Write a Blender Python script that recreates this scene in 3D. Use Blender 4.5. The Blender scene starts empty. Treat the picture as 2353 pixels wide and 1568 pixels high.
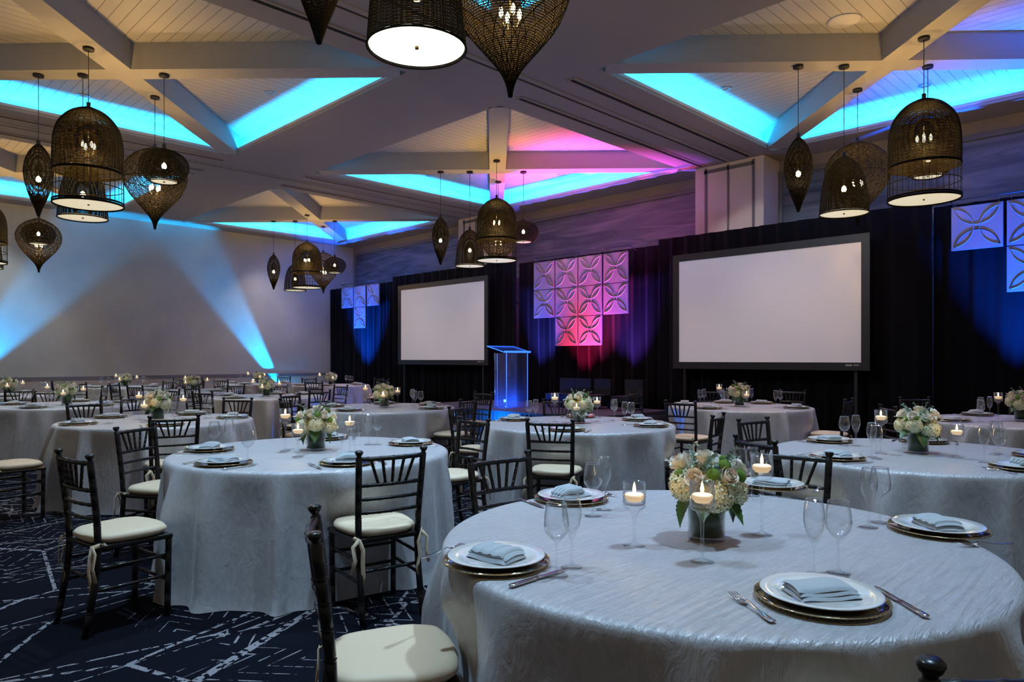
import bpy, math, random
from mathutils import Vector, Matrix
PI=math.pi; R=math.radians; S2=2**.5
SC=bpy.context.scene; COL=SC.collection
# ------------------------------------------------------------------ camera
cam=bpy.data.cameras.new('camera'); camo=bpy.data.objects.new('camera',cam); COL.objects.link(camo)
CAM_H=1.4
camo.location=(0,0,CAM_H); camo.rotation_euler=(R(90),0,R(-45))
cam.sensor_width=36; cam.lens=36*1620/2353; cam.shift_y=41/2353; cam.clip_start=.05; cam.clip_end=100
SC.camera=camo
# ------------------------------------------------------------------ colour management, world
SC.view_settings.view_transform='Standard'; SC.view_settings.look='None'
SC.view_settings.exposure=0.15; SC.view_settings.gamma=1; SC.view_settings.use_curve_mapping=False
try: SC.cycles.transparent_max_bounces=24
except Exception: pass
SC.cycles.sample_clamp_indirect=3.0; SC.cycles.max_bounces=8; SC.cycles.diffuse_bounces=4; SC.cycles.glossy_bounces=3
SC.cycles.caustics_reflective=False; SC.cycles.caustics_refractive=False
W=bpy.data.worlds.new('world'); SC.world=W; W.use_nodes=True
W.node_tree.nodes['Background'].inputs[0].default_value=(1,.84,.68,1)
W.node_tree.nodes['Background'].inputs[1].default_value=.10
# ------------------------------------------------------------------ lamps of the room, and two added screen spots
def aim(o,d): o.rotation_euler=Vector(d).to_track_quat('-Z','Y').to_euler()
def spot(name,loc,target,energy,col,cone,blend=.6,rad=.05):
    l=bpy.data.lights.new(name,'SPOT'); l.energy=energy; l.color=col; l.spot_size=R(cone); l.spot_blend=blend; l.shadow_soft_size=rad
    o=bpy.data.objects.new(name,l); COL.objects.link(o); o.location=loc; aim(o,Vector(target)-Vector(loc)); return o
def area(name,loc,d,sx,sy,energy,col,rz=0,spread=180):
    l=bpy.data.lights.new(name,'AREA'); l.shape='RECTANGLE'; l.size=sx; l.size_y=sy; l.energy=energy; l.color=col; l.spread=R(spread)
    o=bpy.data.objects.new(name,l); COL.objects.link(o); o.location=loc
    # long side kept level: local x along the strip
    z=-Vector(d).normalized(); x=Vector((math.cos(rz),math.sin(rz),0)); y=z.cross(x).normalized(); x=y.cross(z)
    o.rotation_euler=Matrix((x,y,z)).transposed().to_euler(); return o
def point(name,loc,energy,col,rad=.03):
    l=bpy.data.lights.new(name,'POINT'); l.energy=energy; l.color=col; l.shadow_soft_size=rad
    o=bpy.data.objects.new(name,l); COL.objects.link(o); o.location=loc; return o
HC=5.25                                            # height of the lower ceiling
CA=[(.385,5.70),(7.43,12.63)]; CB=[(.31,5.81),(7.70,13.2),(15.0,20.55)]   # recessed bays along x and y
WX,WY=13.4,21.2                                    # back wall, far left wall
CYAN=(.01,.42,1)
COVE=90
LEDGE=.16; PLANK=HC+.36
for i,(a0,a1) in enumerate(CA):
    for j,(b0,b1) in enumerate(CB):
        k=COVE; z=HC+.055
        # led strips lie on the ledge, light the bay side and the planks
        area('cove_led_strip',(a1+.06,(b0+b1)/2,z),(.12,0,1),b1-b0,.02,k,CYAN,PI/2,170)
        area('cove_led_strip',((a0+a1)/2,b1+.06,z),(0,.12,1),a1-a0,.02,k,CYAN,0,170)
        area('cove_led_strip',(a0-.06,(b0+b1)/2,z),(-.12,0,1),b1-b0,.04,k*.10,CYAN,PI/2,170)
        area('cove_led_strip',((a0+a1)/2,b0-.06,z),(0,-.12,1),a1-a0,.04,k*.10,CYAN,0,170)
# recessed downlights
DOWN=[]
for i,(a0,a1) in enumerate(CA):
    for j,(b0,b1) in enumerate(CB):
        ca,cb=(a0+a1)/2,(b0+b1)/2
        for sa,sb in ((2.12,.12),(.08,2.34),(-2.12,0),(0,-2.3)):
            DOWN.append((ca+sa,cb+sb))
for a,b in DOWN:
    near=a<6 and b<6
    en=4 if a>12 else (640 if near else (300 if a<6 else 230)); cn=84 if a<6 else 84
    spot('downlight_lamp',(a,b,PLANK-.06),(a,b,0),en,(.50,.75,1) if near else ((.74,.87,1) if a<6 else (1,.86,.94)),cn,1.0,.09)
# coloured uplights
spot('wall_uplight_lamp',(10.95,21.03,.14),(8.75,21.25,3.6),5200,(.0,.40,1),20,.7,.04)
spot('wall_uplight_lamp',(2.0,21.03,.14),(4.6,21.25,3.6),5000,(.0,.40,1),24,.7,.04)
for _y in (5.73,14.7):
    spot('added_screen_spot',(6.6,_y,5.15),(12.0,_y,2.30),290,(.80,.86,1),44,.25,.06)  # added bare spot with no fixture, brightens the white screen
spot('red_uplight_lamp',(11.97,10.05,.50),(12.13,10.05,2.2),2100,(1,.02,.14),60,.9,.05)
spot('pink_uplight_lamp',(11.95,9.6,.5),(11.9,9.5,5.6),3600,(1,.06,.30),58,.9,.05)
spot('violet_uplight_lamp',(11.85,8.6,.46),(12.13,8.95,3.2),2700,(.26,.09,1),58,.9,.05)
spot('violet_uplight_lamp',(11.85,11.6,.46),(12.13,11.1,3.2),3200,(.09,.10,1),58,.9,.05)
spot('blue_uplight_lamp',(11.7,1.75,.2),(12.13,1.85,3.2),8500,(.0,.10,1),56,.9,.05)
spot('blue_uplight_lamp',(11.7,18.8,.2),(12.13,18.8,3.2),8500,(.0,.10,1),56,.9,.05)
point('wainscot_glow_lamp',(10.9,20.9,.25),14,(.0,.45,1),.04)
point('stage_blue_lamp',(9.15,9.7,.15),130,(.0,.20,1),.05)
point('podium_blue_lamp',(10.30,10.47,.50),16,(.02,.12,1),.03)
# ------------------------------------------------------------------ materials
def nodes(m): return m.node_tree.nodes, m.node_tree.links
def mat(name,col,rough=.5,metal=0,spec=.5,emit=None,es=0,sheen=0,coat=0):
    m=bpy.data.materials.new(name); m.use_nodes=True; p=m.node_tree.nodes['Principled BSDF']
    p.inputs['Base Color'].default_value=(*col,1); p.inputs['Roughness'].default_value=rough; p.inputs['Metallic'].default_value=metal
    p.inputs['Specular IOR Level'].default_value=spec; p.inputs['Sheen Weight'].default_value=sheen; p.inputs['Coat Weight'].default_value=coat
    if emit: p.inputs['Emission Color'].default_value=(*emit,1); p.inputs['Emission Strength'].default_value=es
    return m
def coords(m,kind='Object',scale=(1,1,1),rot=(0,0,0)):
    n,l=nodes(m); t=n.new('ShaderNodeTexCoord'); mp=n.new('ShaderNodeMapping'); mp.inputs['Scale'].default_value=scale; mp.inputs['Rotation'].default_value=rot
    l.new(t.outputs[kind],mp.inputs[0]); return mp.outputs[0]
def noise(m,vec,scale,detail=3,dist=0,rough=.5):
    n,l=nodes(m); t=n.new('ShaderNodeTexNoise'); t.inputs['Scale'].default_value=scale; t.inputs['Detail'].default_value=detail; t.inputs['Distortion'].default_value=dist; t.inputs['Roughness'].default_value=rough
    l.new(vec,t.inputs['Vector']); return t.outputs['Fac']
def ramp(m,fac,stops):
    n,l=nodes(m); r=n.new('ShaderNodeValToRGB'); el=r.color_ramp.elements
    while len(el)<len(stops): el.new(.5)
    for e,(p,c) in zip(el,stops): e.position=p; e.color=(*c,1)
    l.new(fac,r.inputs[0]); return r.outputs[0]
def base(m,out): nodes(m)[1].new(out,nodes(m)[0]['Principled BSDF'].inputs['Base Color'])
def bump(m,fac,strength,dist=.01,prev=None):
    n,l=nodes(m); b=n.new('ShaderNodeBump'); b.inputs['Strength'].default_value=strength; b.inputs['Distance'].default_value=dist
    l.new(fac,b.inputs['Height'])
    if prev: l.new(prev,b.inputs['Normal'])
    l.new(b.outputs[0],n['Principled BSDF'].inputs['Normal']); return b.outputs[0]
def mth(m,op,a,b=None,c=None):
    n,l=nodes(m); t=n.new('ShaderNodeMath'); t.operation=op
    for i,v in enumerate((a,b,c)):
        if v is None: continue
        if isinstance(v,(int,float)): t.inputs[i].default_value=v
        else: l.new(v,t.inputs[i])
    return t.outputs[0]
def sepxyz(m,v):
    n,l=nodes(m); s=n.new('ShaderNodeSeparateXYZ'); l.new(v,s.inputs[0]); return s.outputs
MT={}
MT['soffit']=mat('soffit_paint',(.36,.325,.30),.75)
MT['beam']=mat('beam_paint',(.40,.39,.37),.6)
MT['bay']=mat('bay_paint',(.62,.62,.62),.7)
def plank(axis):
    m=mat('white_planks_'+axis,(.56,.54,.50),.45); v=coords(m); s=sepxyz(m,v)
    u=mth(m,'FRACT',mth(m,'MULTIPLY',s[1 if axis=='x' else 0],1/.15))
    g=mth(m,'LESS_THAN',mth(m,'ABSOLUTE',mth(m,'SUBTRACT',u,.5)),.035)
    base(m,ramp(m,g,[(0,(.56,.54,.50)),(1,(.23,.22,.20))])); bump(m,mth(m,'MULTIPLY',g,-1),.6,.01); return m
MT['plank_x']=plank('x'); MT['plank_y']=plank('y')
m=MT['fabric_wall']=mat('woven_wallcovering',(.36,.36,.34),.8)
v=coords(m,scale=(1,1,1)); n1=noise(m,coords(m,scale=(3,3,60)),6,4); n2=noise(m,coords(m,scale=(60,60,3)),5,4); n3=noise(m,v,.7,4)
nn,ll=nodes(m); av=mth(m,'ADD',mth(m,'MULTIPLY',n1,.4),mth(m,'ADD',mth(m,'MULTIPLY',n2,.4),mth(m,'MULTIPLY',n3,.5)))
base(m,ramp(m,av,[(.45,(.42,.455,.445)),(.85,(.66,.72,.70))]))
MT['rail']=mat('rail_grey',(.20,.20,.24),.5); MT['wains']=mat('wainscot_white',(.52,.49,.46),.6)
MT['cream']=mat('cream_column',(.74,.66,.57),.7); MT['trimgrey']=mat('grey_trim',(.16,.16,.16),.6); MT['back']=mat('beige_wall',(.30,.27,.24),.8)
m=MT['silk']=mat('wavy_wallcovering',(.12,.13,.17),.5); f=noise(m,coords(m,scale=(1,.35,3.2)),1.6,5,1.2)
base(m,ramp(m,f,[(.3,(.055,.065,.085)),(.5,(.13,.14,.17)),(.7,(.24,.24,.27))]))
m=MT['velvet']=mat('black_drape',(.0035,.003,.0045),.9,sheen=.03,spec=.08)
MT['black']=mat('black_frame',(.007,.007,.008),.5)
MT['screen']=mat('screen_white',(.88,.86,.88),.9,spec=.1)
MT['logo']=mat('grey_lettering',(.25,.25,.26),.6)
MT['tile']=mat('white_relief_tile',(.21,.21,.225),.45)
MT['slot']=mat('slot_dark',(.004,.004,.004),.8); MT['metal']=mat('chrome',(.7,.7,.72),.25,1)
MT['white']=mat('white_metal',(.7,.69,.66),.5)
# carpet: sketchy pale lines on navy
m=MT['carpet']=mat('navy_carpet',(.01,.013,.03),1,spec=.03)
v0=coords(m); n_,l_=nodes(m)
ds=n_.new('ShaderNodeTexNoise'); ds.inputs['Scale'].default_value=1.3; l_.new(v0,ds.inputs['Vector'])
vo=n_.new('ShaderNodeTexVoronoi'); vo.feature='F1'; vo.distance='MINKOWSKI'; vo.inputs['Exponent'].default_value=.9; vo.inputs['Scale'].default_value=.85; l_.new(v0,vo.inputs['Vector'])
ve=n_.new('ShaderNodeTexVoronoi'); ve.feature='DISTANCE_TO_EDGE'; ve.inputs['Scale'].default_value=.75; l_.new(v0,ve.inputs['Vector'])
ve2=n_.new('ShaderNodeTexVoronoi'); ve2.feature='DISTANCE_TO_EDGE'; ve2.inputs['Scale'].default_value=1.7
mp2=n_.new('ShaderNodeMapping'); mp2.inputs['Scale'].default_value=(.35,1,1); mp2.inputs['Rotation'].default_value=(0,0,R(25)); l_.new(v0,mp2.inputs[0]); l_.new(mp2.outputs[0],ve2.inputs['Vector'])
s=sepxyz(m,v0); sc=n_.new('ShaderNodeSeparateColor'); l_.new(vo.outputs['Color'],sc.inputs[0])
ang=mth(m,'MULTIPLY',sc.outputs[0],6.28)
w=mth(m,'ADD',mth(m,'MULTIPLY',s[0],mth(m,'COSINE',ang)),mth(m,'MULTIPLY',s[1],mth(m,'SINE',ang)))
w2=mth(m,'SUBTRACT',mth(m,'MULTIPLY',s[1],mth(m,'COSINE',ang)),mth(m,'MULTIPLY',s[0],mth(m,'SINE',ang)))
zig=mth(m,'MULTIPLY',mth(m,'PINGPONG',w2,.16),1.6)       # chevrons
st=mth(m,'ABSOLUTE',mth(m,'SUBTRACT',mth(m,'FRACT',mth(m,'MULTIPLY',mth(m,'ADD',w,zig),7.)),.5))
dash=noise(m,v0,26,2); broad=noise(m,v0,5,2)
chev=mth(m,'MULTIPLY',mth(m,'LESS_THAN',st,mth(m,'MULTIPLY',mth(m,'SUBTRACT',broad,.36),.30)),mth(m,'GREATER_THAN',sc.outputs[1],.28))
e1=mth(m,'LESS_THAN',ve.outputs['Distance'],.008); e2=mth(m,'LESS_THAN',ve2.outputs['Distance'],.007)
ln=mth(m,'MULTIPLY',mth(m,'MAXIMUM',mth(m,'MAXIMUM',e1,e2),chev),mth(m,'GREATER_THAN',dash,.46))
fl=noise(m,v0,90,2)
cn=ramp(m,ln,[(0,(.0065,.0074,.0125)),(1,(.25,.24,.26))]); mx=n_.new('ShaderNodeMix'); mx.data_type='RGBA'; mx.blend_type='MULTIPLY'; mx.inputs['Factor'].default_value=.5
l_.new(cn,mx.inputs['A']); l_.new(ramp(m,fl,[(.3,(.5,.5,.5)),(.7,(1.3,1.3,1.3))]),mx.inputs['B']); base(m,mx.outputs['Result']); bump(m,fl,.3,.004)
# cloth
def cloth(name,rot):
    m=mat(name,(.50,.51,.54),.36,metal=.15,sheen=.2,spec=.6)
    a=noise(m,coords(m,scale=(3.2,30,9),rot=(0,0,R(rot))),1.9,5,.9,.6); b=noise(m,coords(m,scale=(9,9,4)),2.2,4,1.5,.6)
    base(m,ramp(m,b,[(.3,(.46,.47,.50)),(.7,(.56,.57,.60))]))
    n,l=nodes(m); ge=n.new('ShaderNodeNewGeometry'); up=mth(m,'ABSOLUTE',sepxyz(m,ge.outputs['Normal'])[2])
    sd=noise(m,coords(m,scale=(7,7,3),rot=(R(35),R(20),0)),3.4,5,.35,.55)
    hgt=mth(m,'ADD',mth(m,'MULTIPLY',a,mth(m,'POWER',up,2)),mth(m,'MULTIPLY',mth(m,'SUBTRACT',1,up),mth(m,'MULTIPLY',sd,.20)))
    p=bump(m,hgt,.7,.020); bump(m,b,.2,.02,p); return m
MT['cloth']=cloth('crinkled_satin',-45)
MT['chairwood']=mat('black_lacquer',(.008,.007,.007),.3,spec=.4,coat=.15)
m=MT['cushion']=mat('ivory_cushion',(.76,.61,.42),.55,sheen=.2); bump(m,noise(m,coords(m),9,3,1),.25,.01)
MT['plate']=mat('white_china',(.78,.77,.74),.12,coat=.6)
m=MT['napkin']=mat('grey_blue_linen',(.42,.47,.51),.85,sheen=.3); bump(m,noise(m,coords(m),420,2),.12,.001)
MT['steel']=mat('cutlery_steel',(.78,.78,.80),.12,1)
MT['wax']=mat('candle_wax',(.93,.86,.70),.6,emit=(1,.62,.25),es=.55)
MT['flame']=mat('candle_flame',(1,.7,.3),.5,emit=(1,.60,.20),es=26)
MT['rose']=mat('ivory_rose',(.90,.85,.74),.6,sheen=.2); MT['hydrangea']=mat('cream_hydrangea',(.74,.76,.52),.7)
MT['button']=mat('green_button_flower',(.16,.30,.03),.9); bump(MT['button'],noise(MT['button'],coords(MT['button']),500,2),1,.006); MT['leaf']=mat('dark_green_leaf',(.035,.10,.02),.45)
MT['euc']=mat('eucalyptus_green',(.16,.24,.18),.6); MT['dry']=mat('pale_dried_leaf',(.72,.70,.66),.7); MT['wrap']=mat('leaf_lining',(.012,.045,.012),.4)
MT['rattan']=mat('dark_rattan',(.009,.0065,.0022),.85,spec=.12); MT['lampmetal']=mat('dark_lamp_metal',(.008,.008,.008),.5)
MT['bulb']=mat('bulb_glow',(1,.9,.6),.5,emit=(1,.72,.30),es=40)
MT['diff']=mat('lit_diffuser',(.9,.85,.7),.6,emit=(1,.86,.56),es=.62); MT['diffbright']=mat('bright_diffuser',(.9,.88,.8),.6,emit=(1,.93,.72),es=1.6)
MT['knob']=mat('brass_knob',(.2,.12,.04),.4,.7)
MT['stagetop']=mat('stage_carpet',(.035,.028,.038),.9); MT['skirt']=mat('stage_skirt',(.03,.03,.035),.9)
def glass(name,tint=(1,1,1),gl=.9,pw=2.2,base_f=.03,rough=.02):
    m=bpy.data.materials.new(name); m.use_nodes=True; n,l=nodes(m); n.remove(n['Principled BSDF'])
    t=n.new('ShaderNodeBsdfTransparent'); t.inputs[0].default_value=(*tint,1); g=n.new('ShaderNodeBsdfGlossy'); g.inputs['Roughness'].default_value=rough; g.inputs['Color'].default_value=(gl,gl,gl,1)
    lw=n.new('ShaderNodeLayerWeight'); lw.inputs['Blend'].default_value=.5
    p=mth(m,'ADD',mth(m,'MULTIPLY',mth(m,'POWER',lw.outputs['Facing'],pw),.75),base_f); mx=n.new('ShaderNodeMixShader'); l.new(p,mx.inputs[0]); l.new(t.outputs[0],mx.inputs[1]); l.new(g.outputs[0],mx.inputs[2]); l.new(mx.outputs[0],n['Material Output'].inputs[0]); return m
MT['glass']=glass('clear_glass',(.975,.98,.985),1,2.5,.045,.01); MT['vase']=glass('vase_glass',(.93,.96,.94),.9,3.0,.03)
MT['charger']=glass('amber_charger_glass',(.62,.46,.26),.85,1.6,.22,.08); MT['rim']=mat('beaded_gold_rim',(.62,.47,.26),.25,1)
MT['acrylic']=glass('clear_acrylic',(.90,.93,1),.8,2.5,.04); MT['acedge']=mat('blue_lit_edge',(.1,.3,.9),.3,emit=(.03,.16,1),es=1.6)
MT['water']=glass('water',(.96,.97,.97),.7,3,.02)
n,l=nodes(MT['acrylic']); o_=n['Material Output']; ms=n.new('ShaderNodeMixShader'); df=n.new('ShaderNodeBsdfTranslucent'); df.inputs[0].default_value=(.8,.85,1,1); ms.inputs[0].default_value=.05
src=o_.inputs[0].links[0].from_socket; l.new(src,ms.inputs[1]); l.new(df.outputs[0],ms.inputs[2]); l.new(ms.outputs[0],o_.inputs[0])
# ------------------------------------------------------------------ mesh helpers
class M:
    def __init__(s): s.v=[]; s.f=[]
    def add(s,vs,fs):
        o=len(s.v); s.v+= [tuple(v) for v in vs]; s.f+=[tuple(i+o for i in f) for f in fs]; return s
    def box(s,c,d,rz=0,mt=None):
        x,y,z=d[0]/2,d[1]/2,d[2]/2; vs=[Vector((i*x,j*y,k*z)) for i in(-1,1) for j in(-1,1) for k in(-1,1)]
        if rz: vs=[Matrix.Rotation(rz,3,'Z')@v for v in vs]
        if mt: vs=[mt@v for v in vs]
        return s.add([v+Vector(c) for v in vs],[(0,1,3,2),(4,6,7,5),(0,4,5,1),(2,3,7,6),(0,2,6,4),(1,5,7,3)])
    def lathe(s,prof,seg=24,c=(0,0,0),cap=True,wob=None):
        vs=[]; n=len(prof)
        for i,(r,z) in enumerate(prof):
            for k in range(seg):
                a=2*PI*k/seg; rr=r*(wob(a,z) if wob else 1); vs.append((c[0]+rr*math.cos(a),c[1]+rr*math.sin(a),c[2]+z))
        fs=[(i*seg+k,i*seg+(k+1)%seg,(i+1)*seg+(k+1)%seg,(i+1)*seg+k) for i in range(n-1) for k in range(seg)]
        if cap:
            if prof[0][0]>1e-6: fs.append(tuple(reversed(range(seg))))
            if prof[-1][0]>1e-6: fs.append(tuple((n-1)*seg+k for k in range(seg)))
        return s.add(vs,fs)
    def tube(s,pts,r,seg=6,closed=False,cap=True):
        pts=[Vector(p) for p in pts]; n=len(pts); rs=r if isinstance(r,(list,tuple)) else [r]*n; vs=[]
        up=None
        for i,p in enumerate(pts):
            t=(pts[(i+1)%n]-pts[i-1]) if closed else (pts[min(i+1,n-1)]-pts[max(i-1,0)])
            if t.length<1e-9: t=Vector((0,0,1))
            t.normalize(); ref=Vector((0,0,1)) if abs(t.z)<.9 else Vector((1,0,0))
            if up is None: up=ref
            x=t.cross(up)
            if x.length<1e-3: x=t.cross(ref)
            x.normalize(); y=x.cross(t).normalized(); up=y
            for k in range(seg):
                a=2*PI*k/seg; vs.append(p+rs[i]*(math.cos(a)*x+math.sin(a)*y))
        m_=n if closed else n-1
        fs=[(i*seg+k,i*seg+(k+1)%seg,((i+1)%n)*seg+(k+1)%seg,((i+1)%n)*seg+k) for i in range(m_) for k in range(seg)]
        if cap and not closed: fs+= [tuple(reversed(range(seg))),tuple((n-1)*seg+k for k in range(seg))]
        return s.add(vs,fs)
    def grid(s,fn,nu,nv,closeu=False):
        vs=[fn(i/(nu if closeu else nu-1),j/(nv-1)) for j in range(nv) for i in range(nu)]
        mu=nu if closeu else nu-1
        return s.add(vs,[(j*nu+i,j*nu+(i+1)%nu,(j+1)*nu+(i+1)%nu,(j+1)*nu+i) for j in range(nv-1) for i in range(mu)])
    def prism(s,poly,z0,z1,mt=None):
        n=len(poly); vs=[Vector((x,y,z0)) for x,y in poly]+[Vector((x,y,z1)) for x,y in poly]
        if mt: vs=[mt@v for v in vs]
        return s.add(vs,[tuple(reversed(range(n))),tuple(range(n,2*n))]+[(i,(i+1)%n,n+(i+1)%n,n+i) for i in range(n)])
    def merge(s,o,mt=None):
        return s.add([(mt@Vector(v)) if mt else v for v in o.v],o.f)
    def data(s,name,mats,smooth=True):
        me=bpy.data.meshes.new(name); me.from_pydata(s.v,[],s.f)
        for q in (mats if isinstance(mats,list) else [mats]): me.materials.append(q)
        me.polygons.foreach_set('use_smooth',[smooth]*len(s.f)); me.update(); return me
    def build(s,name,mats,parent=None,smooth=True,loc=None):
        o=bpy.data.objects.new(name,s.data(name,mats,smooth)); COL.objects.link(o)
        if parent: o.parent=parent
        if loc: o.location=loc
        return o
def auto(o,deg=35):
    o.data.polygons.foreach_set('use_smooth',[True]*len(o.data.polygons)); o.data.set_sharp_from_angle(angle=R(deg)); return o
def tag(o,label,cat,group=None):
    o['label']=label; o['category']=cat
    if group: o['group']=group
    return o
def empty(name,loc=(0,0,0),rz=0):
    o=bpy.data.objects.new(name,None); COL.objects.link(o); o.location=loc; o.rotation_euler=(0,0,rz); o.empty_display_size=.1; return o
def copy_tree(o,parent=None):
    c=o.copy(); COL.objects.link(c); c.parent=parent
    for ch in [x for x in o.children]: copy_tree(ch,c)
    return c
class Proto:
    """first use places the built thing itself, later uses place copies of it and its parts"""
    def __init__(s,o): s.o=o; s.used=False
    def put(s,loc,rz,label,cat,group):
        if s.used: c=copy_tree(s.o)
        else: c=s.o; s.used=True
        c.location=loc; c.rotation_euler=(0,0,rz); tag(c,label,cat,group); return c
def struct(o): o['kind']='structure'; return o
# ------------------------------------------------------------------ setting
g=M(); g.box((6.2,10,-.05),(16.4,24,.1)); struct(g.build('floor',MT['carpet'],smooth=False))
# lower ceiling with bay openings
A0,A1,B0,B1=-1.6,WX+.2,-1.6,WY+.2
xs=[A0]+[q for p in CA for q in p]+[A1]; ys=[B0]+[q for p in CB for q in p]+[B1]
g=M(); LIP=.05
for i in range(len(xs)-1):
    for j in range(len(ys)-1):
        if i%2==1 and j%2==1: continue
        g.box(((xs[i]+xs[i+1])/2,(ys[j]+ys[j+1])/2,HC+LIP/2),(xs[i+1]-xs[i],ys[j+1]-ys[j],LIP))
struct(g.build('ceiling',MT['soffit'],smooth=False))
num=0
for a0,a1 in CA:
    for b0,b1 in CB:
        num+=1
        # bay sides, set back behind the ledge
        x0,x1,y0,y1=a0-LEDGE,a1+LEDGE,b0-LEDGE,b1+LEDGE; g=M(); zc=(HC+LIP+PLANK)/2; zh=PLANK-HC-LIP; T=.04
        g.box((x0-T/2,(y0+y1)/2,zc),(T,y1-y0+2*T,zh)); g.box((x1+T/2,(y0+y1)/2,zc),(T,y1-y0+2*T,zh))
        g.box(((x0+x1)/2,y0-T/2,zc),(x1-x0,T,zh)); g.box(((x0+x1)/2,y1+T/2,zc),(x1-x0,T,zh))
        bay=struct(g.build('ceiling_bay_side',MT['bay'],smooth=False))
        # lip that hides the strips
        g=M(); h=.043
        for (cx_,cy_,dx,dy) in (((a0),(b0+b1)/2,.02,b1-b0),((a1),(b0+b1)/2,.02,b1-b0),((a0+a1)/2,b0,a1-a0,.02),((a0+a1)/2,b1,a1-a0,.02)):
            g.box((cx_,cy_,HC+LIP+h/2-.0),(dx,dy,h))
        struct(g.build('trim_%d'%num,MT['bay'],smooth=False))
        cx0,cy0=(x0+x1)/2,(y0+y1)/2
        for nm,ax in (('x',0),('y',1)):
            g=M()
            for sg in (-1,1):
                if ax==0: tri=[(cx0,cy0),(x1 if sg>0 else x0,y0 if sg>0 else y1),(x1 if sg>0 else x0,y1 if sg>0 else y0)]
                else: tri=[(cx0,cy0),(x1 if sg>0 else x0,y1 if sg>0 else y0),(x0 if sg>0 else x1,y1 if sg>0 else y0)]
                g.prism(tri,PLANK,PLANK+.03)
            struct(g.build('ceiling_planks_%s_%d'%(nm,num),MT['plank_'+nm],smooth=False))
        # crossing diagonal beams
        g=M(); L=math.hypot(a1-a0,b1-b0); th=math.atan2(b1-b0,a1-a0); bw=.33; ln=L-.20
        ccx,ccy=(a0+a1)/2,(b0+b1)/2
        for k,s_ in enumerate((th,-th)):
            if k==0: g.box((ccx,ccy,(HC+PLANK)/2),(ln,bw,PLANK-HC),s_)
            else:
                # second beam in two pieces, butting against the first
                d=Vector((math.cos(s_),math.sin(s_),0)); off=bw/2/abs(math.sin(2*th))
                for sg in (-1,1):
                    le=ln/2-off+.12; cc=Vector((ccx,ccy,(HC+PLANK)/2+.0005))+d*sg*(off-.12+le/2)
                    g.box(cc,(le,bw,PLANK-HC),s_)
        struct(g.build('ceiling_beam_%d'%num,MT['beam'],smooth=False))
# walls
g=M(); g.box((6.2,WY+.1,2.7),(16.4,.2,5.4)); struct(g.build('wall_left',MT['fabric_wall'],smooth=False))
g=M(); g.box((6.2,WY-.012,.43),(16.4,.024,.86)); struct(g.build('wall_left_wainscot',MT['wains'],smooth=False))
g=M(); g.box((6.2,WY-.016,.89),(16.4,.032,.09)); g.box((6.2,WY-.02,.06),(16.4,.04,.12)); struct(g.build('trim_7',MT['rail'],smooth=False))
g=M(); g.box((WX+.1,10,2.7),(.2,24,5.4)); struct(g.build('wall_back',MT['back'],smooth=False))
cols=[(1.753*3.85,.72),(3.66*3.85,.72)]; edges=[-1.5,cols[0][0]-cols[0][1],cols[0][0]+cols[0][1],cols[1][0]-cols[1][1],cols[1][0]+cols[1][1],WY-.18]
for k in range(3):
    y0,y1=edges[2*k],edges[2*k+1]
    g=M(); g.box((WX-.01,(y0+y1)/2,3.9),(.02,y1-y0-.1,2.1)); struct(g.build('wall_back_panel',MT['silk'],smooth=False))
    g=M(); g.box((WX-.03,(y0+y1)/2,4.99),(.06,y1-y0,.09)); g.box((WX-.03,y0+.05,3.9),(.06,.07,2.1)); g.box((WX-.03,y1-.05,3.9),(.06,.07,2.1)); struct(g.build('trim_%d'%(8+k),MT['trimgrey'],smooth=False))
for k,(cy,hw) in enumerate(cols):
    ax=12.72
    g=M(); g.box(((ax+WX)/2,cy,2.62),(WX-ax,2*hw,5.24)); o=struct(g.build('wall_column_%d'%(k+1),MT['cream'],smooth=False))
    g=M()
    for dy,wd in ((-hw+.20,.05),(0,.035),(hw-.24,.05)): g.box((ax-.006,cy+dy,2.6),(.012,wd,5.2))
    g.box((ax-.006,cy,5.13),(.012,2*hw-.4,.07)); struct(g.build('trim_%d'%(11+k),MT['trimgrey'],smooth=False))
# ceiling slots and partition tracks between the bays
k=0
for j,(s1,tr,s2) in enumerate(((6.28,6.77,7.27),(13.6,14.1,14.62))):
    for a0,a1 in CA:
        for y in (s1,s2):
            k+=1; root=empty('linear_air_slot',(0,0,0))
            g=M(); g.box(((a0+a1)/2,y,HC-.004),(a1-a0,.075,.010)); g.build('opening',MT['slot'],root,False)
            g=M()
            for dy in (-.055,.055): g.box(((a0+a1)/2,y+dy,HC-.008),(a1-a0+.04,.035,.018))
            for xx in (a0-.01,a1+.01): g.box((xx,y,HC-.008),(.02,.075,.018))
            g.build('frame',MT['soffit'],root,False)
            where='right of the middle bay' if j==0 else 'left of the middle bay'
            side='front half' if a0<3 else 'up to the back wall'
            tag(root,'long %s ceiling slot %s, %s'%('nearer' if y==s1 else 'farther',where,side),'air vent','linear ceiling slots')
    g=M(); g.box(((A0+12.7)/2,tr,HC-.004),(12.7-A0,.03,.010)); struct(g.build('trim_%d'%(13+j),MT['slot'],smooth=False))
    g=M()
    for dy in (-.07,.07): g.box(((A0+12.7)/2,tr+dy,HC-.006),(12.7-A0,.09,.014))
    struct(g.build('trim_%d'%(15+j),MT['soffit'],smooth=False))
BAYN=['nearest bay overhead','left bay','far left bay','right bay','middle bay','far bay']
# downlight fixtures
def downlight():
    r=empty('recessed_downlight'); g=M(); g.lathe([(.062,.0),(.085,-.004),(.09,.0),(.062,.0)],24,cap=False); g.build('trim_ring',MT['metal'],r)
    g=M(); g.lathe([(.062,0),(.05,.035),(.0,.036)],24,cap=False); g.build('reflector',MT['metal'],r); return r
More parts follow.
